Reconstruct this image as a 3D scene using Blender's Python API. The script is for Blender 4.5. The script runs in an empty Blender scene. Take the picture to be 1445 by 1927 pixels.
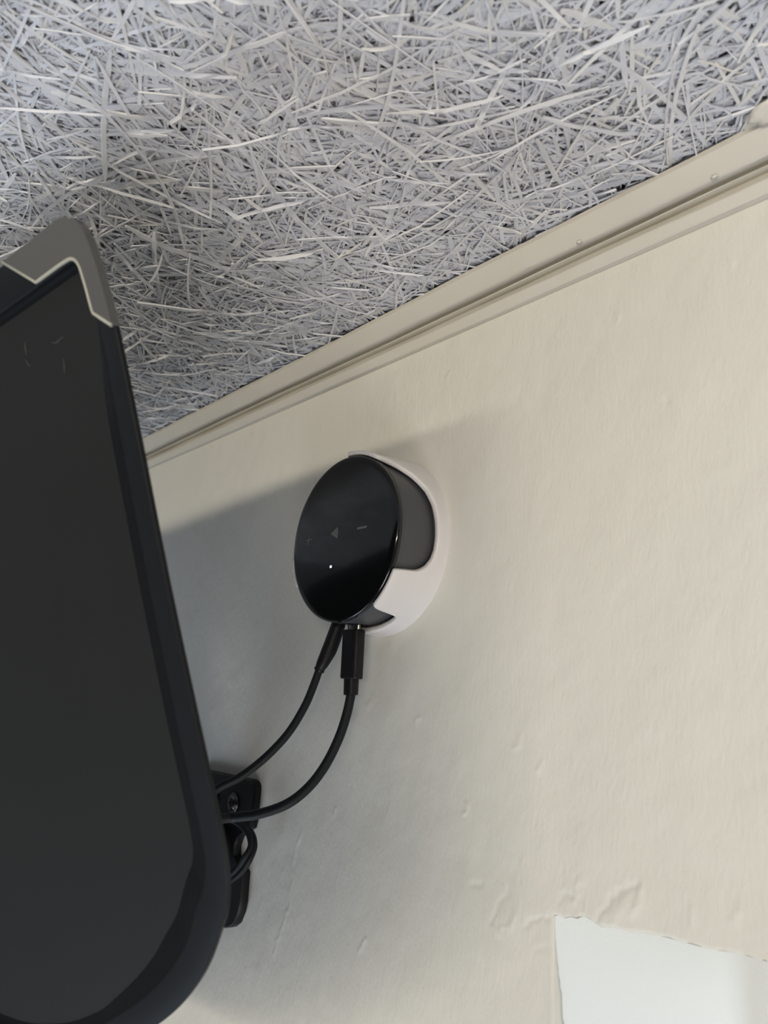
import bpy, math, random
import numpy as np
from mathutils import Vector, Matrix

random.seed(7)
rng = np.random.default_rng(11)
COL = bpy.context.scene.collection
SC = bpy.context.scene

# ------------------------------------------------------------------ camera
# World axes: X runs along the wall, +Y goes into the wall (wall face at y=0), Z is up; metres.
CAM = Vector((0.281573, -0.241812, -0.073515))
RIGHT = Vector((0.65595385, 0.75296553, 0.0526066))
UP = Vector((0.1468477, -0.19567076, 0.96961266))
FWD = Vector((-0.74037849, 0.628296, 0.23892224))
cam_d = bpy.data.cameras.new('camera')
cam = bpy.data.objects.new('camera', cam_d)
COL.objects.link(cam)
M = Matrix.Identity(4)
for i in range(3):
    M[i][0] = RIGHT[i]; M[i][1] = UP[i]; M[i][2] = -FWD[i]; M[i][3] = CAM[i]
cam.matrix_world = M
cam_d.sensor_fit = 'VERTICAL'
cam_d.sensor_height = 36.0
cam_d.lens = 1447.0 / 1927.0 * 36.0
cam_d.clip_start = 0.01
cam_d.clip_end = 50
cam_d.dof.use_dof = True
cam_d.dof.focus_distance = 0.352
cam_d.dof.aperture_fstop = 15.0
SC.camera = cam

# ------------------------------------------------------------------ light
SC.view_settings.view_transform = 'Standard'
SC.view_settings.look = 'None'
SC.view_settings.gamma = 1.0
SC.view_settings.use_curve_mapping = False
SC.view_settings.exposure = 0.0

w = bpy.data.worlds.new('daylight'); SC.world = w; w.use_nodes = True
bg = w.node_tree.nodes['Background']
bg.inputs[0].default_value = (0.95, 0.97, 1.0, 1)
bg.inputs[1].default_value = 0.145


def area(name, loc, direction, sx, sy, power, color):
    l = bpy.data.lights.new(name, 'AREA'); l.shape = 'RECTANGLE'
    l.size = sx; l.size_y = sy; l.energy = power; l.color = color
    o = bpy.data.objects.new(name, l); COL.objects.link(o)
    o.location = loc
    o.rotation_euler = Vector(direction).to_track_quat('-Z', 'Y').to_euler()
    return o


# linear ceiling lamp of the room: long, thin, just below the ceiling, in front of the wall
area('ceiling_lamp_light', (0.85, -1.35, 0.038), (0, 1, 0), 1.6, 0.035, 14.0, (1.0, 0.91, 0.74))
# daylight outside the window beside the player
area('outdoor_daylight', (1.0, 0.95, -0.25), (-0.9, -0.8, 0.02), 0.7, 0.7, 20.0, (0.84, 0.96, 1.0))
# unseen fill added low to the right, aimed up to brighten the ceiling
area('ceiling_fill', (0.95, -0.75, -1.40), (-0.90, 0.62, 1.50), 0.7, 0.7, 10.5, (1.0, 0.955, 0.93))
# unseen cool fill added low to the left, tinting the ceiling like window daylight
area('cool_left_fill', (-0.62, -0.80, -1.50), (0.62, 0.65, 1.60), 0.8, 0.8, 9.5, (0.66, 0.82, 1.0))


# ------------------------------------------------------------------ helpers
def mat(name, color, rough=0.6, metal=0.0, spec=0.5, coat=0.0, noise=None, bump=None, emit=None):
    m = bpy.data.materials.new(name); m.use_nodes = True
    nt = m.node_tree; b = nt.nodes['Principled BSDF']
    b.inputs['Base Color'].default_value = (*color, 1)
    b.inputs['Roughness'].default_value = rough
    b.inputs['Metallic'].default_value = metal
    b.inputs['Specular IOR Level'].default_value = spec
    b.inputs['Coat Weight'].default_value = coat
    b.inputs['Coat Roughness'].default_value = 0.05
    tc = nt.nodes.new('ShaderNodeTexCoord')
    if noise:                                    # (scale, amount)
        n = nt.nodes.new('ShaderNodeTexNoise'); n.inputs['Scale'].default_value = noise[0]
        n.inputs['Detail'].default_value = 4
        nt.links.new(tc.outputs['Object'], n.inputs['Vector'])
        r = nt.nodes.new('ShaderNodeMapRange')
        r.inputs['To Min'].default_value = 1 - noise[1]; r.inputs['To Max'].default_value = 1 + noise[1]
        nt.links.new(n.outputs['Fac'], r.inputs['Value'])
        mx = nt.nodes.new('ShaderNodeVectorMath'); mx.operation = 'SCALE'
        mx.inputs[0].default_value = color
        nt.links.new(r.outputs[0], mx.inputs['Scale'])
        nt.links.new(mx.outputs[0], b.inputs['Base Color'])
    if bump:                                     # list of (scale vector, detail, strength, distance)
        prev = None
        for sc, det, st, di in bump:
            mp = nt.nodes.new('ShaderNodeMapping'); mp.inputs['Scale'].default_value = sc
            nt.links.new(tc.outputs['Object'], mp.inputs['Vector'])
            n = nt.nodes.new('ShaderNodeTexNoise'); n.inputs['Scale'].default_value = 1.0
            n.inputs['Detail'].default_value = det; n.inputs['Roughness'].default_value = 0.55
            nt.links.new(mp.outputs[0], n.inputs['Vector'])
            bu = nt.nodes.new('ShaderNodeBump'); bu.inputs['Strength'].default_value = st
            bu.inputs['Distance'].default_value = di
            nt.links.new(n.outputs['Fac'], bu.inputs['Height'])
            if prev: nt.links.new(prev.outputs[0], bu.inputs['Normal'])
            prev = bu
        nt.links.new(prev.outputs[0], b.inputs['Normal'])
    if emit:
        b.inputs['Emission Color'].default_value = (*emit[0], 1)
        b.inputs['Emission Strength'].default_value = emit[1]
    return m


PLASTER_BUMP = [((620, 620, 250), 3, 0.8, 0.00026), ((90, 90, 60), 4, 0.6, 0.0007), ((14, 14, 10), 3, 0.6, 0.004)]
M_WALL = mat('cream_plaster', (0.70, 0.68, 0.62), 0.55, noise=(9, 0.02), bump=PLASTER_BUMP)
M_REVEAL = mat('white_reveal_paint', (0.85, 0.88, 0.89), 0.5, bump=[((40, 260, 500), 4, 0.5, 0.0003), ((60, 30, 50), 3, 0.6, 0.0012)])
M_TRIM = mat('trim_paint', (0.61, 0.58, 0.52), 0.45, noise=(60, 0.03), bump=[((25, 180, 180), 3, 0.4, 0.0004)])
M_BACK = mat('fibreboard_core', (0.22, 0.215, 0.225), 0.9, noise=(120, 0.3))
M_BLACK = mat('black_satin_plastic', (0.009, 0.010, 0.012), 0.5, spec=0.15, noise=(300, 0.08), bump=[((1500, 1500, 1500), 2, 0.15, 0.0001)])
M_PANEL = mat('black_matte_face', (0.018, 0.0187, 0.019), 0.55, spec=0.10, noise=(40, 0.06))
M_SLOPE = mat('shade_black_bevel', (0.003, 0.0032, 0.004), 0.35, spec=0.15)  # blacker than the rim: shade of the recess put into the bevel colour
M_GREY = mat('grey_corner_metal', (0.10, 0.098, 0.093), 0.45, metal=0.2, noise=(200, 0.04))
M_PALE = mat('pale_edge_plastic', (0.42, 0.41, 0.35), 0.4)
M_GLASS = mat('glossy_black_cover', (0.004, 0.0045, 0.005), 0.12, spec=0.4, coat=0.2)
M_GBODY = mat('graphite_body', (0.062, 0.064, 0.072), 0.38, noise=(400, 0.03))
M_ICON = mat('icon_print', (0.14, 0.14, 0.137), 0.5)
M_LED = mat('status_led', (0.5, 0.6, 1.0), 0.4, emit=((0.50, 0.60, 1.0), 5.0))
M_WHITE = mat('white_mount_plastic', (0.76, 0.735, 0.73), 0.38)
M_CABLE = mat('cable_rubber', (0.010, 0.0115, 0.014), 0.55, spec=0.3, bump=[((900, 900, 900), 2, 0.1, 0.0001)])
M_PLUG = mat('plug_plastic', (0.009, 0.009, 0.0105), 0.45, spec=0.3)
M_METAL = mat('bright_metal', (0.75, 0.72, 0.65), 0.22, metal=1.0)
M_SCREW = mat('dark_screw_metal', (0.13, 0.13, 0.135), 0.3, metal=1.0)
M_BRK = mat('black_bracket_paint', (0.007, 0.007, 0.009), 0.45, spec=0.3, noise=(150, 0.1))
M_FILL = mat('filler_paste', (0.68, 0.65, 0.59), 0.7, bump=[((300, 300, 300), 3, 0.5, 0.0006)])


def strand_mat():
    m = mat('painted_wood_wool', (0.6, 0.6, 0.62), 0.65)
    nt = m.node_tree; b = nt.nodes['Principled BSDF']
    g = nt.nodes.new('ShaderNodeNewGeometry')
    cr = nt.nodes.new('ShaderNodeValToRGB')
    e = cr.color_ramp.elements
    e[0].position = 0.0; e[0].color = (0.70, 0.715, 0.77, 1)
    e[1].position = 1.0; e[1].color = (0.78, 0.76, 0.71, 1)
    a = e.new(0.45); a.color = (0.76, 0.77, 0.82, 1)
    a = e.new(0.985); a.color = (0.79, 0.78, 0.77, 1)
    nt.links.new(g.outputs['Random Per Island'], cr.inputs['Fac'])
    nt.links.new(cr.outputs['Color'], b.inputs['Base Color'])
    return m


M_STRAND = strand_mat()


def link_mesh(name, verts, faces, m, parent=None, smooth=False, autosmooth=None):
    me = bpy.data.meshes.new(name)
    me.from_pydata([tuple(v) for v in verts], [], faces)
    me.materials.append(m)
    me.update()
    if smooth: me.polygons.foreach_set('use_smooth', [True] * len(me.polygons))
    if autosmooth is not None:
        me.polygons.foreach_set('use_smooth', [True] * len(me.polygons))
        me.set_sharp_from_angle(angle=math.radians(autosmooth))
    o = bpy.data.objects.new(name, me); COL.objects.link(o)
    if parent: o.parent = parent
    return o


def fast_mesh(name, co, quads, m, parent=None, smooth=False):
    me = bpy.data.meshes.new(name)
    me.vertices.add(len(co)); me.vertices.foreach_set('co', np.ascontiguousarray(co, dtype=np.float32).ravel())
    n = len(quads)
    me.loops.add(n * 4); me.loops.foreach_set('vertex_index', np.ascontiguousarray(quads, dtype=np.int32).ravel())
    me.polygons.add(n)
    me.polygons.foreach_set('loop_start', np.arange(0, n * 4, 4, dtype=np.int32))
    me.materials.append(m)
    me.update(calc_edges=True)
    me.polygons.foreach_set('use_smooth', np.full(n, smooth))
    o = bpy.data.objects.new(name, me); COL.objects.link(o)
    if parent: o.parent = parent
    return o


def empty(name, loc, label=None, cat=None, kind=None):
    o = bpy.data.objects.new(name, None); COL.objects.link(o)
    o.location = loc; o.empty_display_size = 0.01
    if label: o['label'] = label
    if cat: o['category'] = cat
    if kind: o['kind'] = kind
    return o


def tag(o, label, cat):
    o['label'] = label; o['category'] = cat


def rel(parent, v):
    return (v[0] - parent.location[0], v[1] - parent.location[1], v[2] - parent.location[2])


def catmull(pts, n):
    P = [np.array(p, float) for p in pts]
    P = [2 * P[0] - P[1]] + P + [2 * P[-1] - P[-2]]
    out = []
    for i in range(1, len(P) - 2):
        for k in range(n):
            t = k / n
            a, b, c, d = P[i - 1], P[i], P[i + 1], P[i + 2]
            out.append(0.5 * (2 * b + (c - a) * t + (2 * a - 5 * b + 4 * c - d) * t * t + (3 * b - a - 3 * c + d) * t ** 3))
    out.append(P[-2])
    return np.array(out)


def tube(path, radii, nseg=16, cap=True, sx=1.0, sy=1.0, expo=2.0, ref=(1, 0, 0)):
    """Swept (super)ellipse section; radii is one number or one per point."""
    path = np.asarray(path, float)
    n = len(path)
    if np.isscalar(radii): radii = [radii] * n
    T = np.gradient(path, axis=0); T /= np.linalg.norm(T, axis=1)[:, None]
    A = np.array(ref, float)
    vs, fs = [], []
    for i in range(n):
        t = T[i]; A = A - t * (A @ t); A /= np.linalg.norm(A)
        B = np.cross(t, A)
        for k in range(nseg):
            a = 2 * math.pi * k / nseg
            ca, sa = math.cos(a), math.sin(a)
            p = 2.0 / expo
            x = math.copysign(abs(ca) ** p, ca) * sx; y = math.copysign(abs(sa) ** p, sa) * sy
            vs.append(path[i] + radii[i] * (A * x + B * y))
    for i in range(n - 1):
        for k in range(nseg):
            a = i * nseg + k; b = i * nseg + (k + 1) % nseg
            fs.append((a, b, b + nseg, a + nseg))
    if cap:
        fs.append(tuple(range(nseg - 1, -1, -1)))
        fs.append(tuple((n - 1) * nseg + k for k in range(nseg)))
    return vs, fs


def lathe_y(profile, n=96):
    """profile of (radius, y); revolve around the Y axis."""
    vs, fs = [], []
    for r, y in profile:
        for k in range(n):
            a = 2 * math.pi * k / n
            vs.append((r * math.cos(a), y, r * math.sin(a)))
    m = len(profile)
    for i in range(m - 1):
        for k in range(n):
            a = i * n + k; b = i * n + (k + 1) % n
            fs.append((a, a + n, b + n, b))
    fs.append(tuple(range(n)))
    fs.append(tuple((m - 1) * n + k for k in range(n - 1, -1, -1)))
    return vs, fs


# ------------------------------------------------------------------ wall with the window opening
XJ = 0.1003
EDGE = [(0.1003, -0.1434), (0.1015, -0.1426), (0.1048, -0.143), (0.1073, -0.142), (0.1098, -0.1421), (0.1118, -0.1408),
        (0.1138, -0.1407), (0.117, -0.1417), (0.1193, -0.1425), (0.1246, -0.1414), (0.1276, -0.1416), (0.1327, -0.141),
        (0.1369, -0.1403), (0.1437, -0.14), (0.1503, -0.1399), (0.1566, -0.1399), (0.1656, -0.1388), (0.1738, -0.1389),
        (0.20, -0.1395), (0.26, -0.139), (0.6, -0.139)]
EX = np.array([e[0] for e in EDGE]); EZ = np.array([e[1] for e in EDGE])
LINES = {  # trowel ridges and cracks in the paint: points (x, z), height in mm, half width in mm
    'arc1': ([(0.0882, -0.1497), (0.0905, -0.147), (0.0952, -0.1451), (0.0994, -0.1451)], -.45, .7),
    'arc2': ([(0.1021, -0.1388), (0.1044, -0.1363), (0.1077, -0.1346), (0.111, -0.1353)], -.35, .8),
    'arc3': ([(0.1176, -0.1418), (0.1214, -0.1356), (0.1266, -0.1302), (0.1315, -0.1274), (0.1344, -0.127)], -.45, .8),
    'arc4': ([(0.1353, -0.1279), (0.1333, -0.1323), (0.1307, -0.1363)], .45, 1.2),
    'arc5': ([(0.0718, -0.1525), (0.0743, -0.1456), (0.0806, -0.1389)], -.3, .8),
    'arc6': ([(0.0732, -0.1549), (0.0783, -0.1525), (0.0832, -0.1464)], .35, 1.1),
    'crack': ([(-0.0539, -0.1376), (-0.0586, -0.1508), (-0.0592, -0.1631), (-0.0611, -0.1757), (-0.0672, -0.1915), (-0.0694, -0.1992)], .35, .8),
    'dab1': ([(-0.0043, -0.1805), (-0.0002, -0.1742)], .5, .8),
    'dab2': ([(0.0263, -0.0818), (0.0285, -0.0795)], .4, .9), 'dab3': ([(0.0818, -0.0887), (0.0849, -0.0836)], .4, 1.1),
    'dab4': ([(0.0926, -0.0955), (0.095, -0.0924)], .4, 1.2), 'dab5': ([(0.056, -0.1153), (0.0582, -0.112)], .5, 1.0),
    'dab6': ([(0.1489, 0.0375), (0.1504, 0.0356)], -.5, .7), 'dab7': ([(0.1311, 0.0773), (0.1301, 0.075)], .4, 1.0),
    'dab8': ([(-0.0083, -0.0764), (-0.0057, -0.0743)], .3, .8), 'dab9': ([(0.0375, 0.0789), (0.0395, 0.0811)], .35, 1.0),
    'hline': ([(0.0906, -0.1569), (0.0998, -0.1537)], -.2, .8), 'v1': ([(0.1044, -0.1315), (0.1049, -0.128)], -.3, .8),
    'v2': ([(0.1522, -0.1305), (0.1512, -0.1344)], .4, 1.0), 'v3': ([(0.1652, -0.1305), (0.1662, -0.1275)], .4, 1.0),
    'dab10': ([(0.0661, -0.1389), (0.0621, -0.1412)], -.3, 1.0), 'dab11': ([(0.0855, -0.1352), (0.0868, -0.1385)], -.3, .8),
    'dab12': ([(0.1755, 0.0816), (0.1772, 0.0788)], .3, 1.0), 'd13': ([(0.0659, -0.0325), (0.0665, -0.0347)], .3, .8),
    'd14': ([(-0.0271, -0.1241), (-0.0283, -0.1278)], .4, .9),
    'fan1': ([(0.086, -0.128), (0.093, -0.135), (0.098, -0.141)], .3, 1.6),
    'fan2': ([(0.108, -0.137), (0.112, -0.130)], .3, 1.5), 'fan3': ([(0.124, -0.139), (0.129, -0.133)], .4, 2.2),
}


def seg_dist(x, z, pts):
    d = np.full(x.shape, 9.0)
    for (ax, az), (bx, bz) in zip(pts[:-1], pts[1:]):
        vx, vz = bx - ax, bz - az
        t = np.clip(((x - ax) * vx + (z - az) * vz) / (vx * vx + vz * vz), 0, 1)
        d = np.minimum(d, np.hypot(x - ax - t * vx, z - az - t * vz))
    return d


def smooth_noise(x, z, cell, seed):
    r = np.random.default_rng(seed).standard_normal((64, 64))
    u = (x / cell) % 64; v = (z / cell) % 64
    i = np.floor(u).astype(int); j = np.floor(v).astype(int)
    fu = u - i; fv = v - j
    fu = fu * fu * (3 - 2 * fu); fv = fv * fv * (3 - 2 * fv)
    i1 = (i + 1) % 64; j1 = (j + 1) % 64
    return (r[i, j] * (1 - fu) * (1 - fv) + r[i1, j] * fu * (1 - fv) + r[i, j1] * (1 - fu) * fv + r[i1, j1] * fu * fv)


def relief(x, z):
    h = 0.00010 * smooth_noise(x, z, 0.017, 3) + 0.00005 * smooth_noise(x, z, 0.006, 4) + 0.00025 * smooth_noise(x, z, 0.06, 5)
    r2 = np.random.default_rng(21)
    wob = 0.0006 * smooth_noise(x, z, 0.003, 8)
    for pts, a, wd in LINES.values():
        d = seg_dist(x + wob, z - wob, pts)
        h = h + a * 0.8e-3 * np.exp(-(d / (wd * 1e-3)) ** 2)
    for _ in range(60):                       # small nibs of old paint
        cx, cz = r2.uniform(-0.3, 0.25), r2.uniform(-0.25, 0.1)
        s = r2.uniform(0.0006, 0.0011)
        h = h + r2.uniform(.08e-3, .25e-3) * np.exp(-(((x - cx) / s) ** 2 + ((z - cz) / (s * 1.8)) ** 2))
    fade = np.clip((0.0985 - z) / 0.004, 0, 1) * np.clip((x + 0.32) / 0.01, 0, 1) * np.clip((0.26 - x) / 0.01, 0, 1) * np.clip((z + 0.30) / 0.01, 0, 1)
    return h * fade


def grid(X, Z, yfun):
    n, m = X.shape
    co = np.stack([X, yfun(X, Z), Z], -1).reshape(-1, 3)
    idx = np.arange(n * m).reshape(n, m)
    q = np.stack([idx[:-1, :-1], idx[1:, :-1], idx[1:, 1:], idx[:-1, 1:]], -1).reshape(-1, 4)
    return co, q


ZT = 0.104
def rounded(x, z, h):
    """pull the plaster back into a small radius at the edges of the opening"""
    below = np.where(x <= XJ, XJ - x, 9.0)
    below = np.where(z < -0.1434, below, np.hypot(np.maximum(XJ - x, 0), np.maximum(z - np.interp(x, EX, EZ), 0)))
    k = np.clip(1 - below / 0.0005, 0, 1)
    return -h * (1 - k) + 0.0003 * k ** 2


xs = np.linspace(-0.32, XJ, 520); zs = np.linspace(-0.30, ZT, 500)
X1, Z1 = np.meshgrid(xs, zs, indexing='ij')
c1, q1 = grid(X1, Z1, lambda x, z: rounded(x, z, relief(x, z)))
xs = np.linspace(XJ, 0.26, 210); t = np.linspace(0, 1, 300)
X2, T2 = np.meshgrid(xs, t, indexing='ij')
wob = np.interp(X2, EX, EZ) + 0.0002 * smooth_noise(X2, X2 * 0, 0.0016, 9)
Z2 = wob * (1 - T2) + ZT * T2
c2, q2 = grid(X2, Z2, lambda x, z: rounded(x, z, relief(x, z)))
# coarse surroundings
cs = [(-1.6, 0, -1.2), (-0.32, 0, -1.2), (-0.32, 0, ZT), (-1.6, 0, ZT),
      (-0.32, 0, -1.2), (XJ, 0, -1.2), (XJ, 0, -0.30), (-0.32, 0, -0.30),
      (0.26, 0, -0.139), (0.6, 0, -0.139), (0.6, 0, ZT), (0.26, 0, ZT),
      (0.6, 0, -1.2), (1.6, 0, -1.2), (1.6, 0, ZT), (0.6, 0, ZT),
      (XJ, 0, -1.2), (0.6, 0, -1.2), (0.6, 0, -0.7), (XJ, 0, -0.7),
      (-1.6, 0, ZT), (1.6, 0, ZT), (1.6, 0, 0.20), (-1.6, 0, 0.20),
      # thickness of the wall round the opening: right jamb, sill, soffit
      (0.6, 0, -0.7), (0.6, 0.24, -0.7), (0.6, 0.24, -0.139), (0.6, 0, -0.139),
      (XJ, 0, -0.7), (XJ, 0.24, -0.7), (0.6, 0.24, -0.7), (0.6, 0, -0.7)]
c3 = np.array(cs); q3 = np.arange(len(cs)).reshape(-1, 4)
# soffit strip following the wavy head, and the plaster lip running round the left corner
sx_ = np.concatenate([np.linspace(XJ, 0.26, 210), [0.6]])
sz_ = np.interp(sx_, EX, EZ)
cf = [];
for x, z in zip(sx_, sz_):
    cf += [(x, 0.0003, z), (x, 0.24, -0.138)]
qf = [(2 * i, 2 * i + 1, 2 * i + 3, 2 * i + 2) for i in range(len(sx_) - 1)]
LZ = np.concatenate([np.linspace(-0.1434, -0.30, 160), [-0.7]])
lipd = np.interp(-LZ, [0.1434, 0.150, 0.155, 0.165, 0.177, 0.2, 0.7], [0.0002, 0.0004, 0.0010, 0.0028, 0.0046, 0.0058, 0.006])
lipd = np.clip(lipd + 0.00035 * smooth_noise(LZ, LZ * 0 + .1, 0.002, 14) * np.clip((lipd - .0004) / .002, 0.15, 1), 0.0001, 1)
cl = []
for z, d in zip(LZ, lipd):
    cl += [(XJ, 0.0003, z), (XJ + min(0.0004, d * 0.12), 0.0003 + d * 0.5, z), (XJ + min(0.0003, d * 0.1), 0.0003 + d, z), (XJ - 0.0003, 0.0004 + d, z)]
ql = []
for i in range(len(LZ) - 1):
    for k in range(3):
        a = 4 * i + k; ql.append((a, a + 1, a + 5, a + 4))
co, qs, off = [], [], 0
for c, q in ((c1, q1), (c2, q2), (c3, q3), (np.array(cf), np.array(qf)), (np.array(cl), np.array(ql))):
    co.append(c); qs.append(np.asarray(q) + off); off += len(c)
wall = fast_mesh('wall_back', np.concatenate(co), np.concatenate(qs), M_WALL, smooth=True)
wall['kind'] = 'structure'

# ------------------------------------------------------------------ window in the opening
win = empty('window_1', (0.35, 0.2, -0.7), kind='structure')
ys = np.linspace(0, 1, 70)
cr, qr = [], []
for i, (z, d) in enumerate(zip(LZ, lipd)):
    y0 = 0.0003 + d * 0.9
    for v in ys:
        y = y0 + (0.24 - y0) * v ** 1.6
        x = XJ + 0.0001 + 0.0004 * (1 - math.exp(-(y - y0) / 0.0012)) - 0.0003 + 0.00018 * math.sin(y * 60 + z * 90) * math.exp(-y / 0.02)
        cr.append(rel(win, (x, y, z)))
nn = len(ys)
for i in range(len(LZ) - 1):
    for k in range(nn - 1):
        a = i * nn + k; qr.append((a, a + 1, a + nn + 1, a + nn))
fast_mesh('window_reveal', np.array(cr), np.array(qr), M_REVEAL, win, True)


def box_bevel(name, x0, x1, y0, y1, z0, z1, m, parent, b=0.002):
    import bmesh
    bm = bmesh.new(); bmesh.ops.create_cube(bm, size=1)
    for v in bm.verts:
        v.co = Vector(rel(parent, ((x0 + x1) / 2 + v.co.x * (x1 - x0), (y0 + y1) / 2 + v.co.y * (y1 - y0), (z0 + z1) / 2 + v.co.z * (z1 - z0))))
    if b: bmesh.ops.bevel(bm, geom=bm.edges[:], offset=b, segments=2, affect='EDGES', profile=0.5)
    me = bpy.data.meshes.new(name); bm.to_mesh(me); bm.free(); me.materials.append(m)
    me.polygons.foreach_set('use_smooth', [True] * len(me.polygons)); me.set_sharp_from_angle(angle=math.radians(40))
    o = bpy.data.objects.new(name, me); COL.objects.link(o); o.parent = parent
    return o


M_PVC = mat('white_window_frame', (0.8, 0.81, 0.82), 0.35)
M_PANE = bpy.data.materials.new('window_pane_glass'); M_PANE.use_nodes = True
nt = M_PANE.node_tree; nt.nodes.clear()
o_ = nt.nodes.new('ShaderNodeOutputMaterial'); mx = nt.nodes.new('ShaderNodeMixShader')
tr = nt.nodes.new('ShaderNodeBsdfTransparent'); gl = nt.nodes.new('ShaderNodeBsdfGlossy'); gl.inputs['Roughness'].default_value = 0.02
fr = nt.nodes.new('ShaderNodeFresnel'); fr.inputs[0].default_value = 1.45
nt.links.new(fr.outputs[0], mx.inputs[0]); nt.links.new(tr.outputs[0], mx.inputs[1]); nt.links.new(gl.outputs[0], mx.inputs[2]); nt.links.new(mx.outputs[0], o_.inputs[0])
box_bevel('window_frame', 0.1005, 0.15, 0.20, 0.235, -0.70, -0.139, M_PVC, win)
box_bevel('window_frame', 0.55, 0.60, 0.20, 0.235, -0.70, -0.139, M_PVC, win)
box_bevel('window_frame', 0.15, 0.55, 0.20, 0.235, -0.185, -0.139, M_PVC, win)
box_bevel('window_frame', 0.15, 0.55, 0.20, 0.235, -0.70, -0.65, M_PVC, win)
box_bevel('window_pane', 0.15, 0.55, 0.215, 0.219, -0.65, -0.185, M_PANE, win, 0)

# ------------------------------------------------------------------ moulding between wall and ceiling
PROF = [(0.0, 0.0992), (-0.0030, 0.0989), (-0.0036, 0.0993), (-0.0052, 0.1026), (-0.0052, 0.1031), (-0.0012, 0.1080), (-0.0010, 0.1083), (-0.0044, 0.1084),
        (-0.0045, 0.1087), (0.0050, 0.1094), (0.0055, 0.1112), (-0.0018, 0.1119),
        (-0.0040, 0.1116), (-0.0052, 0.1117), (-0.0060, 0.1121), (-0.0066, 0.1127),
        (-0.0108, 0.1180), (-0.0113, 0.1190), (-0.0108, 0.1215), (0.004, 0.1215)]
import itertools
tx = np.concatenate([[-1.6], np.linspace(-0.4, 0.3, 176), [1.6]])
tv = []
for x in tx:
    for j, (y, z) in enumerate(PROF):
        dy = 0.00022 * math.sin(x * 23 + j * 0.2) + 0.00012 * math.sin(x * 91 + j)
        if j in (14, 15): dy += 0.0001 * random.gauss(0, 1)
        tv.append((x, y + (dy if 1 <= j <= 18 else 0), z))
npf = len(PROF)
tq = [(i * npf + j, i * npf + j + 1, (i + 1) * npf + j + 1, (i + 1) * npf + j) for i in range(len(tx) - 1) for j in range(npf - 1)]
trim = link_mesh('trim_1', tv, tq, M_TRIM, autosmooth=28)
trim['kind'] = 'structure'
# paint chips on the moulding edge
for cx in (0.1745, 0.118):
    vs, fs = tube([(cx - .0012, -0.0066, 0.1121), (cx, -0.0071, 0.1119), (cx + .0014, -0.0067, 0.1121)], [.0003, .0006, .0002], 8)
    link_mesh('paint_chip', vs, fs, M_FILL, trim, True)

# ------------------------------------------------------------------ wood wool ceiling
ceil = link_mesh('ceiling', [(-1.6, -1.6, 0.1292), (1.6, -1.6, 0.1292), (1.6, 0.02, 0.1292), (-1.6, 0.02, 0.1292),
                             (-1.6, -1.6, 0.16), (1.6, -1.6, 0.16), (1.6, 0.02, 0.16), (-1.6, 0.02, 0.16)],
                 [(0, 1, 2, 3), (4, 7, 6, 5), (0, 4, 5, 1), (1, 5, 6, 2), (2, 6, 7, 3), (3, 7, 4, 0)], M_BACK)
ceil['kind'] = 'structure'


def strands(n, x0, x1, y0, y1, L, W, zlo, zhi, seed, nsg=4, straight=1.0, angles=None):
    r = np.random.default_rng(seed)
    cx = r.uniform(x0, x1, n); cy = r.uniform(y0, y1, n)
    ang = r.uniform(0, np.pi, n) if angles is None else angles(r, n)
    le = np.exp(r.normal(np.log(L), 0.45, n)); wi = np.clip(np.exp(r.normal(np.log(W), 0.38, n)), 0.0003, 0.0024)
    le = np.clip(le, 0.006, 0.16)
    zc = r.uniform(zlo, zhi, n)
    curv = r.normal(0, 5.5 * straight, n)
    k = nsg + 1
    s = (np.linspace(-0.5, 0.5, k)[None, :]) * le[:, None]
    th = ang[:, None] + curv[:, None] * s + r.normal(0, 0.9, n)[:, None] * straight * (s / le[:, None]) ** 3
    ds = le[:, None] / nsg
    dx = np.cumsum(np.cos(th) * ds, 1); dy = np.cumsum(np.sin(th) * ds, 1)
    px = cx[:, None] + dx - dx.mean(1)[:, None]; py = cy[:, None] + dy - dy.mean(1)[:, None]
    tilt = r.normal(0, 0.05, n)[:, None]
    pz = zc[:, None] + s * tilt + r.normal(0, 0.00035, (n, k))
    pz = np.clip(pz, 0.1212, 0.1290)
    py = np.minimum(py, -0.0050 - 0.0012 * r.random((n, k)))
    taper = np.ones(k); taper[0] = 0.45; taper[-1] = 0.35
    hw = 0.5 * wi[:, None] * taper[None, :]
    roll = r.normal(0, 0.5, n)[:, None]
    nx, ny = -np.sin(th), np.cos(th)
    tk = np.clip(0.22 * wi, 0.00018, 0.0004)[:, None]
    cr_, sr_ = np.cos(roll), np.sin(roll)
    V = np.zeros((n, k, 4, 3), np.float32)
    for c, (a, b) in enumerate(((-1, -.5), (1, -.5), (1, .5), (-1, .5))):
        u = a * hw * cr_ - b * tk * sr_ * 2; v = a * hw * sr_ + b * tk * cr_ * 2
        V[:, :, c, 0] = px + nx * u; V[:, :, c, 1] = py + ny * u; V[:, :, c, 2] = pz + v
    base = np.arange(n * k * 4).reshape(n, k, 4)
    Q = []
    for c in range(4):
        d = (c + 1) % 4
        Q.append(np.stack([base[:, :-1, c], base[:, :-1, d], base[:, 1:, d], base[:, 1:, c]], -1).reshape(-1, 4))
    Q.append(np.stack([base[:, 0, 3], base[:, 0, 2], base[:, 0, 1], base[:, 0, 0]], -1))
    Q.append(np.stack([base[:, -1, 0], base[:, -1, 1], base[:, -1, 2], base[:, -1, 3]], -1))
    return V.reshape(-1, 3), np.concatenate(Q)


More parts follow.
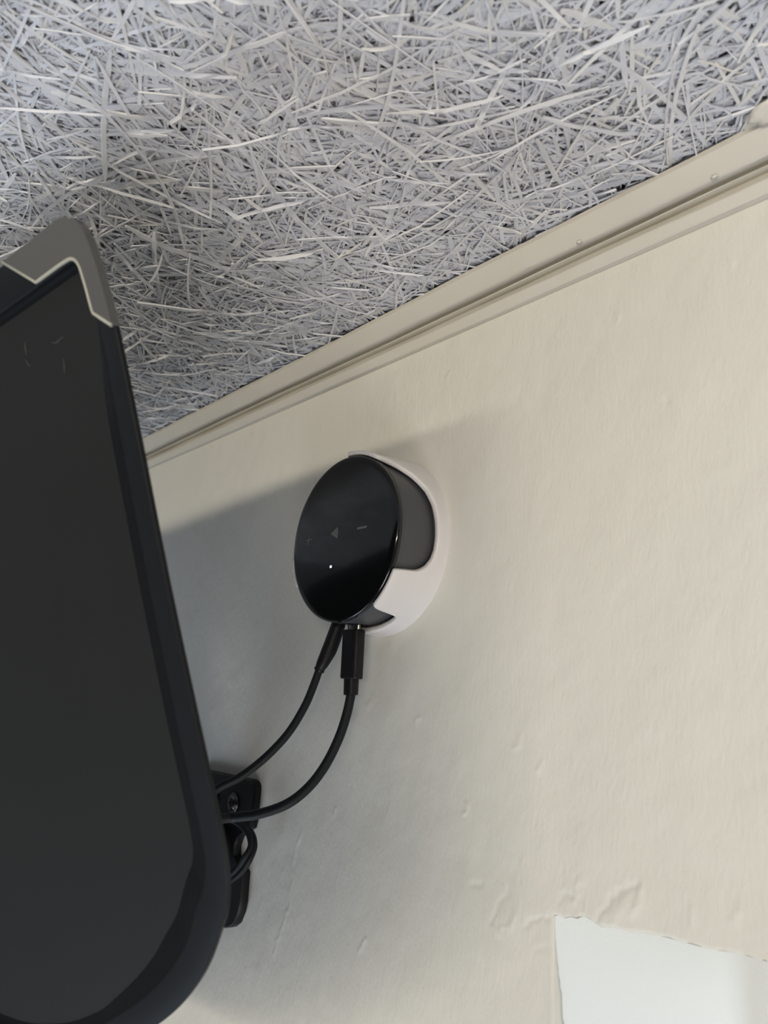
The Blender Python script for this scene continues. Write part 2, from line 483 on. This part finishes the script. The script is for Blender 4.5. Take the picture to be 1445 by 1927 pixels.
parts = [
    strands(15500, -0.36, 0.30, -0.27, -0.004, 0.019, 0.00118, 0.1245, 0.1287, 1),
    strands(11500, -0.36, 0.30, -0.27, -0.004, 0.021, 0.00112, 0.1230, 0.1262, 2),
    strands(5200, -0.36, 0.30, -0.27, -0.004, 0.024, 0.0010, 0.1222, 0.1242, 3),
    strands(14000, -0.75, 0.75, -0.75, -0.27, 0.026, 0.0017, 0.1225, 0.1285, 4, nsg=3),
    strands(4500, -0.75, -0.36, -0.27, -0.004, 0.024, 0.0015, 0.1225, 0.1285, 5, nsg=3),
    strands(5000, 0.30, 0.75, -0.27, -0.004, 0.024, 0.0015, 0.1225, 0.1285, 6, nsg=3),
]
co, qs, off = [], [], 0
for c, q in parts:
    co.append(c); qs.append(q + off); off += len(c)
ww = fast_mesh('wood_wool', np.concatenate(co), np.concatenate(qs), M_STRAND, ceil)
ww['kind'] = 'stuff'
# the long strands on the very surface, each its own part
NL = 290
Vs, Qs = strands(NL, -0.30, 0.24, -0.235, -0.012, 0.055, 0.00095, 0.1219, 0.1228, 31, nsg=10, straight=0.75)
kk = 11 * 4
q1s = Qs  # every strand has the same face pattern
tmplV, tmplQ = strands(1, 0, 0.001, -0.2, -0.19, 0.05, 0.001, 0.122, 0.1221, 1, nsg=10)
Vs = Vs.reshape(NL, kk, 3)
for i in range(NL):
    fast_mesh('wood_strand', Vs[i], tmplQ, M_STRAND, ceil)

# lump of filler at the moulding
fv, ff = [], []
for i in range(13):
    for j in range(24):
        a = math.pi * i / 12; b = 2 * math.pi * j / 24
        rr = 1 + 0.16 * math.sin(3 * b + i) + 0.1 * math.sin(5 * b - 2 * i)
        fv.append((0.2005 + 0.0125 * rr * math.sin(a) * math.cos(b), -0.0125 + 0.0062 * rr * math.sin(a) * math.sin(b), 0.1215 + 0.0032 * math.cos(a) * rr))
for i in range(12):
    for j in range(24):
        a = i * 24 + j; b = i * 24 + (j + 1) % 24
        ff.append((a, b, b + 24, a + 24))
link_mesh('filler_lump', fv, ff, M_FILL, trim, True)

# ------------------------------------------------------------------ white wall cradle of the round player
cradle = empty('wall_cradle', (0, 0, 0), 'white plastic wall holder with curved claws gripping the black disc device', 'holder')
H = -0.0272
HT = [(-85, .0100), (-74, .0096), (-68, .0094), (-64, .0094), (-61.2, .0098), (-59.2, .0112), (-58, .0138), (-57.2, .0168), (-56.3, .0205), (-55.6, .0235), (-54.6, .0258), (-53.4, .0270), (-50, .0272),
      (-30, .0272), (-26.6, .0271), (-25.8, .0262), (-25.5, .0240), (-25.3, .0180), (-24.6, .0148), (-23, .0122), (-20.5, .0100), (-16, .0080), (-10, .0070), (0, .0067),
      (10, .0068), (20, .0073), (31, .0092), (42, .0136), (50, .0188), (56, .0240), (59.5, .0268), (62, .0274), (80, .0276), (90, .0276), (92.5, .0262), (93.5, .0240),
      (94.5, .0150), (97, .0110), (104, .0080), (120, .0070), (160, .0070), (176, .0085), (181, .0120), (184, .0180), (185, .0240), (186.5, .0268), (190, .0274), (205, .0274), (209, .0268),
      (211, .0230), (212, .0150), (214, .0105), (222, .0080), (240, .0078), (262, .0080), (270, .0095), (275, .0100)]
ht_a = np.array([a for a, _ in HT]); ht_h = np.array([b for _, b in HT])
NA = 1440
ang = np.linspace(-85, 275, NA, endpoint=False)
hh = np.interp(ang, ht_a, ht_h)
ker = np.hanning(9); ker /= ker.sum()
hh = np.convolve(np.concatenate([hh[-4:], hh, hh[:4]]), ker, 'valid')
cv, cq = [], []
rows = 12
for a, h in zip(np.radians(ang), hh):
    def rad(y): # outer radius: flares towards the wall
        t_ = min(max(y / 0.0275, 0), 1)
        return 0.0422 + 0.0013 * (1 - t_) ** 2.2
    rim = 0.0007
    prof = [(0.0436, 0.0), (rad(0.0008), 0.0008)]
    for k in range(1, 6): prof.append((rad(0.0008 + (h - rim - 0.0008) * k / 5), 0.0008 + (h - rim - 0.0008) * k / 5))
    ro = rad(h)
    prof += [(ro - 0.0002, h - 0.0002), (ro - 0.0008, h), (0.0404, h - 0.0002), (0.0401, h - 0.0006), (0.0400, 0.0035)]
    for r_, y_ in prof: cv.append((r_ * math.cos(a), -y_, r_ * math.sin(a)))
rows = len(prof)
for i in range(NA):
    j = (i + 1) % NA
    for k in range(rows - 1):
        cq.append((i * rows + k, i * rows + k + 1, j * rows + k + 1, j * rows + k))
cq = cq
cup_o = fast_mesh('claw_ring', np.array(cv), np.array(cq), M_WHITE, cradle, True)
cup_o.data.set_sharp_from_angle(angle=math.radians(50))
vs, fs = lathe_y([(0.001, 0.0), (0.0400, 0.0), (0.0400, -0.0035), (0.001, -0.0035)], 96)
link_mesh('back_plate', vs, fs, M_WHITE, cradle, autosmooth=40)

# ------------------------------------------------------------------ the round player
dev = empty('audio_streamer', (0, -0.0035, 0), 'round black glossy audio device with plus, arrow and minus marks, held in the white holder', 'media player')
vs, fs = lathe_y([(0.001, -0.0036), (0.0368, -0.0036), (0.0378, -0.0040), (0.0385, -0.0052), (0.0389, -0.0075), (0.0391, -0.0235), (0.0388, -0.0250), (0.001, -0.0250)], 144)
link_mesh('body', [rel(dev, v) for v in vs], fs, M_GBODY, dev, autosmooth=40)
vs, fs = lathe_y([(0.001, -0.0249), (0.0385, -0.0249), (0.0392, -0.0252), (0.0396, -0.0258), (0.0397, -0.0266), (0.0395, -0.0274), (0.0389, -0.0280), (0.0380, -0.0283), (0.0360, -0.0285), (0.001, -0.0285)], 144)
cover = link_mesh('glass_cover', [rel(dev, v) for v in vs], fs, M_GLASS, dev, autosmooth=40)
# chrome-less seam between body and cover
vs, fs = lathe_y([(0.0380, -0.02475), (0.03955, -0.02475), (0.0397, -0.0250), (0.03955, -0.02525), (0.0380, -0.02525)], 144)
link_mesh('seam_ring', [rel(dev, v) for v in vs], fs[:-2], M_GBODY, dev, True)


def plate(name, poly, y0, y1, m, parent):
    n = len(poly)
    vs = [rel(parent, (x, y0, z)) for x, z in poly] + [rel(parent, (x, y1, z)) for x, z in poly]
    fs = [tuple(range(n)), tuple(range(2 * n - 1, n - 1, -1))] + [(i, i + n, (i + 1) % n + n, (i + 1) % n) for i in range(n)]
    return link_mesh(name, vs, fs, m, parent)


YB = -0.0285
def cross(cx, cz, a, b):
    return [(cx - a, cz - b), (cx - b, cz - b), (cx - b, cz - a), (cx + b, cz - a), (cx + b, cz - b), (cx + a, cz - b),
            (cx + a, cz + b), (cx + b, cz + b), (cx + b, cz + a), (cx - b, cz + a), (cx - b, cz + b), (cx - a, cz + b)]


plate('plus_mark', cross(-0.0260, 0.0018, 0.0024, 0.0003), YB + .0001, YB - 0.00006, M_ICON, cover)
plate('play_mark', [(-0.0082, 0.0026), (-0.0030, 0.0053), (-0.0026, 0.0051), (-0.0026, 0.0001), (-0.0030, -0.0001)], YB + .0001, YB - 0.00006, M_ICON, cover)
plate('minus_mark', [(0.0118, 0.0024), (0.0121, 0.0021), (0.0185, 0.0021), (0.0188, 0.0024), (0.0188, 0.0027), (0.0185, 0.0030), (0.0121, 0.0030), (0.0118, 0.0027)], YB + .0001, YB - 0.00006, M_ICON, cover)
for c in cover.children: c.location = (0, 0, 0); 
for c in cover.children:
    for v in c.data.vertices: v.co = Vector(v.co) - Vector(dev.location) + Vector(cover.location)
plate('status_light', [(-0.0062 + 0.00062 * math.cos(a), -0.0134 + 0.0006 * math.sin(a)) for a in np.linspace(0, 2 * math.pi, 16, endpoint=False)], YB + .0001, YB - 0.00008, M_LED, cover)
for v in cover.children[-1].data.vertices: v.co = Vector(v.co) - Vector(dev.location)
# recessed port bay on the underside
pb = box_bevel('port_panel', -0.011, 0.003, -0.021, -0.009, -0.0390, -0.0340, M_PLUG, dev, 0.002)

# ------------------------------------------------------------------ the cables
def cord(parent, name, pts, r, n=10, m=M_CABLE, seg=14):
    vs, fs = tube(catmull(pts, n), r, seg)
    return link_mesh(name, [rel(parent, v) for v in vs], fs, m, parent, True)


J = [(-0.0158, -0.0130, -0.0352), (-0.0166, -0.0135, -0.0377), (-0.018, -0.0145, -0.0436), (-0.0195, -0.016, -0.0506), (-0.0219, -0.018, -0.0578), (-0.0234, -0.0185, -0.0608)]
ac = empty('audio_cable', (-0.058, -0.055, -0.1211), 'thin black audio cable with tapered round plug, beside the boxy plug under the disc', 'cable')
jp = catmull(J, 8)
jr = np.interp(np.linspace(0, 1, len(jp)), [0, .12, .22, .45, .62, .80, .905, .91, 1], [.0026, .0030, .0034, .0037, .0037, .0029, .0024, .0026, .0026])
vs, fs = tube(jp, jr, 24)
link_mesh('plug', [rel(ac, v) for v in vs], fs, M_PLUG, ac, autosmooth=35)
cord(ac, 'cord', [(-0.0230, -0.0183, -0.0595), (-0.0234, -0.0185, -0.0608), (-0.0248, -0.02, -0.0679), (-0.0267, -0.023, -0.0779), (-0.0313, -0.028, -0.0904), (-0.0379, -0.035, -0.1017), (-0.046, -0.042, -0.1107), (-0.0518, -0.048, -0.1154), (-0.058, -0.055, -0.1211), (-0.062, -0.075, -0.127), (-0.058, -0.100, -0.131)], 0.0019)
vs, fs = tube([(-0.0150, -0.0128, -0.0325), (-0.0160, -0.0131, -0.0362)], .0019, 16)
link_mesh('metal_tip', [rel(ac, v) for v in vs], fs, M_METAL, ac, autosmooth=35)

pc = empty('power_cable', (-0.0455, -0.05, -0.1289), 'black cable with flat boxy plug and short collar, in the port nearer the bare wall', 'cable')
vs, fs = tube([(-0.0060, -0.0125, -0.0414), (-0.0060, -0.0125, -0.0418), (-0.0059, -0.0125, -0.0425), (-0.0057, -0.0125, -0.0632), (-0.0057, -0.0125, -0.0638), (-0.0057, -0.0125, -0.0641)], [.90, .97, 1, 1, .97, .92], 40, True, 0.0060, 0.0034, 3.4)
link_mesh('plug', [rel(pc, v) for v in vs], fs, M_PLUG, pc, autosmooth=40)
vs, fs = tube([(-0.0056, -0.0125, -0.0636), (-0.0054, -0.0125, -0.0700), (-0.0053, -0.0125, -0.0714)], [1, .97, .95], 24, True, 0.0035, 0.0031, 2.6)
link_mesh('strain_relief', [rel(pc, v) for v in vs], fs, M_PLUG, pc, autosmooth=40)
vs, fs = tube([(-0.0058, -0.0125, -0.0365), (-0.0059, -0.0125, -0.0418)], 1, 28, True, 0.0042, 0.0013, 3.0)
link_mesh('metal_shell', [rel(pc, v) for v in vs], fs, M_METAL, pc, autosmooth=40)
cord(pc, 'cord', [(-0.0053, -0.0125, -0.0700), (-0.0053, -0.0125, -0.0714), (-0.0063, -0.0135, -0.0804), (-0.0079, -0.016, -0.0911), (-0.0113, -0.02, -0.103), (-0.0149, -0.026, -0.1128), (-0.0204, -0.033, -0.1202), (-0.0306, -0.04, -0.1253), (-0.0402, -0.045, -0.1277), (-0.0455, -0.05, -0.1289), (-0.052, -0.075, -0.132), (-0.050, -0.100, -0.134)], 0.0022)

# ------------------------------------------------------------------ wall bracket with screw and arm
br = empty('wall_bracket', (-0.125, 0, -0.157), 'black metal bracket screwed to the wall behind the black panel, with a waisted edge', 'bracket')
half = [(-0.0990, -0.1187), (-0.0955, -0.1195), (-0.0937, -0.1213), (-0.0933, -0.1240), (-0.0938, -0.1390), (-0.0948, -0.1430), (-0.1010, -0.1462), (-0.1060, -0.1490), (-0.1085, -0.1540),
        (-0.1080, -0.1590), (-0.1030, -0.1630), (-0.0972, -0.1655), (-0.0970, -0.1800), (-0.0982, -0.1850), (-0.1015, -0.1910), (-0.1060, -0.1940), (-0.1120, -0.1958)]
poly = half + [(-0.25 - x, z) for x, z in reversed(half)]
n = len(poly)
vs = [rel(br, (x, -0.0001, z)) for x, z in poly] + [rel(br, (x, -0.0033, z)) for x, z in poly] + [rel(br, (-0.125 + (x + 0.125) * .965, -0.0045, -0.157 + (z + 0.157) * .985)) for x, z in poly]
fs = [tuple(range(n - 1, -1, -1)), tuple(range(2 * n, 3 * n))] + [(i + a * n, (i + 1) % n + a * n, (i + 1) % n + (a + 1) * n, i + (a + 1) * n) for i in range(n) for a in (0, 1)]
link_mesh('plate', vs, fs, M_BRK, br, autosmooth=40)
for sx_c, sz_c in ((-0.1135, -0.1325), (-0.1360, -0.1325), (-0.1135, -0.1845), (-0.1360, -0.1845)):
    prof = [(0.0052, -0.0044), (0.0054, -0.0050), (0.0050, -0.0055), (0.0042, -0.0055), (0.0038, -0.0060), (0.0030, -0.0066), (0.0004, -0.0068)]
    vs, fs = lathe_y(prof, 32)
    s = link_mesh('screw', [rel(br, (v[0] + sx_c, v[1], v[2] + sz_c)) for v in vs], fs, M_SCREW, br, autosmooth=30)
    for a, b in ((0.0021, 0.00045), (0.00045, 0.0021)):
        box_bevel('slot', sx_c - a + br.location[0] * 0, sx_c + a, -0.00695, -0.0060, sz_c - b, sz_c + b, M_BRK, br, 0).parent = s
# arm reaching out to the back of the panel
vs, fs = tube([(-0.125, -0.004, -0.157), (-0.125, -0.030, -0.155), (-0.120, -0.050, -0.148), (-0.095, -0.085, -0.110), (-0.072, -0.125, -0.065), (-0.066, -0.150, -0.052)], 0.009, 20)
link_mesh('arm', [rel(br, v) for v in vs], fs, M_BRK, br, True)
vs, fs = tube([(-0.125, -0.004, -0.157), (-0.125, -0.016, -0.157)], [0.013, 0.011], 24)
link_mesh('arm_socket', [rel(br, v) for v in vs], fs, M_BRK, br, autosmooth=40)

# looped spare wire hanging over the bracket edge
lw = empty('wire_loop', (-0.0925, -0.016, -0.1384), 'thin twin black wire looped over the waist of the wall bracket', 'cable')
cord(lw, 'wire', [(-0.118, -0.030, -0.140), (-0.105, -0.020, -0.1375), (-0.0925, -0.016, -0.1384), (-0.0845, -0.015, -0.1405), (-0.0785, -0.015, -0.1430), (-0.0758, -0.015, -0.1480), (-0.0770, -0.017, -0.1533), (-0.0810, -0.018, -0.1587), (-0.0860, -0.021, -0.1638), (-0.094, -0.030, -0.170), (-0.100, -0.045, -0.172)], 0.0015)
cord(lw, 'wire', [(-0.120, -0.028, -0.141), (-0.106, -0.018, -0.1385), (-0.0940, -0.013, -0.1392), (-0.0850, -0.012, -0.1410), (-0.0790, -0.012, -0.1440), (-0.0765, -0.0122, -0.1490), (-0.0772, -0.0140, -0.1550), (-0.0810, -0.015, -0.1605), (-0.0870, -0.018, -0.1660), (-0.095, -0.028, -0.173), (-0.100, -0.043, -0.176)], 0.0015)

# ------------------------------------------------------------------ big black panel (tilted down, swung towards the window)
A = np.array((0.09, -0.125146, -0.129717))
NV = np.array([0.16444306, -0.93260293, -0.32126352]); EV = np.array([0.0, -0.32569738, 0.94547407])
UV = -np.cross(NV, EV); UV /= np.linalg.norm(UV)
if UV[0] > 0: UV = -UV
panel = empty('wall_monitor', tuple(A), 'large black flat panel with raised rim, grey metal top corner and broad rounded lower corner', 'screen')
UC = 0.260
PAIRS = [((UC, .1940), (UC, .1817)), ((.090, .1940), (.090, .1817)), ((.050, .1940), (.050, .1817)), ((.025, .1940), (.028, .1818)), ((.0145, .1936), (.0175, .1818)), ((.0095, .1915), (.0125, .1812)),
         ((.0052, .1870), (.0098, .1785)), ((.0028, .1800), (.0088, .1740)), ((.0012, .1700), (.0080, .1680)), ((.0002, .1584), (.0073, .1584)), ((-.0004, .1250), (.0075, .1250)), ((-.0006, .0876), (.0076, .0880)),
         ((-.0018, .0500), (.0069, .0500)), ((-.0028, .0175), (.0058, .0180)), ((.0000, .0030), (.0088, .0065)), ((.0062, -.0064), (.0142, -.0005)), ((.0156, -.0180), (.0224, -.0118)),
         ((.0280, -.0290), (.0338, -.0222)), ((.0425, -.0390), (.0475, -.0318)), ((.060, -.0485), (.0640, -.0412)), ((.085, -.0600), (.0875, -.0530)), ((.115, -.0700), (.1165, -.0635)), ((.16, -.0770), (.16, -.0710)), ((UC, -.0785), (UC, -.0725))]
oc = catmull([(*a, *b) for a, b in PAIRS], 6)
full = np.concatenate([oc, np.stack([2 * UC - oc[-2:0:-1, 0], oc[-2:0:-1, 1], 2 * UC - oc[-2:0:-1, 2], oc[-2:0:-1, 3]], 1)])
OUT, INN = full[:, :2], full[:, 2:]


def inset(P, d):
    T = np.roll(P, -1, 0) - np.roll(P, 1, 0); T /= np.linalg.norm(T, axis=1)[:, None]
    N = np.stack([T[:, 1], -T[:, 0]], 1)
    c = P.mean(0)
    sgn = np.sign(((c - P) * N).sum(1)).sum()
    return P + N * d * (1 if sgn > 0 else -1)


def pp(uv, n_):  # panel coordinates to local
    return tuple(UV * uv[0] + EV * uv[1] + NV * n_)


def rings(name, rs, m, closed_front=False, closed_back=False, sm=35, parent=None):
    n = len(rs[0][0]); vs, fs = [], []
    for P, h in rs: vs += [pp(p, h) for p in P]
    for k in range(len(rs) - 1):
        for i in range(n):
            j = (i + 1) % n
            fs.append((k * n + i, k * n + j, (k + 1) * n + j, (k + 1) * n + i))
    if closed_back: fs.append(tuple(range(n)))
    if closed_front: fs.append(tuple((len(rs) - 1) * n + i for i in range(n)))
    return link_mesh(name, vs, fs, m, parent or panel, autosmooth=sm)


INS1 = inset(INN, 0.0004)
BF = np.clip((.190 - INN[:, 1]) / .05, .3, 1)[:, None]
BF = np.where(INN[:, 1:] < -.02, np.clip((INN[:, 1:] + .075) / .055 , .45, 1), BF)   # the bevel is narrower along top and bottom
def inb(d): return INN + (inset(INN, d) - INN) * BF
INS2 = inb(0.0085)
CEN = OUT.mean(0)
def shrink(P, f): return CEN + (P - CEN) * f
rings('rim', [(inset(OUT, .001), -.0022), (OUT, -.0015), (OUT, -.0003), (inset(OUT, .0003), 0.0), (inset(INN, -.0006), 0.0), (INN, -.0003), (INS1, -.0008)], M_BLACK)
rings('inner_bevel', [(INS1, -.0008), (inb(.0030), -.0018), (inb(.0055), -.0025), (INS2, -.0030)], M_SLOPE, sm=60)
rings('screen_face', [(INS2, -.0030), (inb(.011), -.0031)], M_PANEL, closed_front=True, sm=50)
rings('back_housing', [(inset(OUT, .001), -.0022), (shrink(OUT, .93), -.0090), (shrink(OUT, .80), -.018), (shrink(OUT, .70), -.020)], M_BLACK, closed_front=True)
# grey metal corner, a thin plate on the rim with a pale rounded edge
I0, I1 = 9, 54
sel = np.arange(12, 6 * 9 + 1)
Lo = OUT[sel].copy(); Li = INN[sel].copy()
keep = (Lo[:, 0] <= .0500)
Lo, Li = Lo[keep], Li[keep]
Lo[0] = (.0490, .1940); Li[0] = (.0325, .1817)
for k in range(1, len(Lo)):                       # slanted left end
    if Li[k, 0] > .0325: Li[k] = (.0325, .1817)
Lo[-1] = (.0002, .1584); Li[-1] = (.0073, .1640)
for k in range(len(Li) - 1):
    if Li[k, 1] < .1640: Li[k] = (.0073, .1640)


def ribbon(name, P, Q, h0, h1, m):
    n = len(P)
    vs = [pp(p, h0) for p in P] + [pp(p, h1) for p in P] + [pp(p, h1) for p in Q] + [pp(p, h0) for p in Q]
    fs = []
    for i in range(n - 1):
        for a in range(4):
            b = (a + 1) % 4
            fs.append((a * n + i, a * n + i + 1, b * n + i + 1, b * n + i))
    fs += [(0, n, 2 * n, 3 * n), (n - 1, 4 * n - 1, 3 * n - 1, 2 * n - 1)]
    return link_mesh(name, vs, fs, m, panel, autosmooth=35)


c_ = ribbon('corner_plate', Lo - 0.0002, Li, -.0014, .0011, M_GREY)
c_['label'] = 'grey metal corner plate'
loop = np.concatenate([[Lo[0]], Li, [Lo[-1]]])
cl_ = []
for a, b in zip(loop[:-1], loop[1:]):
    if np.linalg.norm(b - a) > 1e-5: cl_.append(a)
cl_.append(loop[-1])
vs, fs = tube([pp(p, .0008) for p in cl_], 0.00055, 8)
c2_ = link_mesh('corner_edge', vs, fs, M_PALE, panel, True); c2_['label'] = 'pale plate edge'

# faint scuffs near the upper corner of the dark face
M_SCUFF = mat('scuffed_black', (0.040, 0.041, 0.043), 0.6, spec=0.2)
for pts in ([(.0515, .1700), (.0523, .1682), (.0524, .1660)], [(.0372, .1655), (.0345, .1644), (.0303, .1650)],
            [(.0536, .1652), (.0525, .1634), (.0512, .1622)], [(.0323, .1592), (.0325, .1568), (.0333, .1548)]):
    vs, fs = tube([pp(p, -.0031) for p in pts], [.00025, .0004, .0002], 8)
    link_mesh('scuff', vs, fs, M_SCUFF, panel, True)
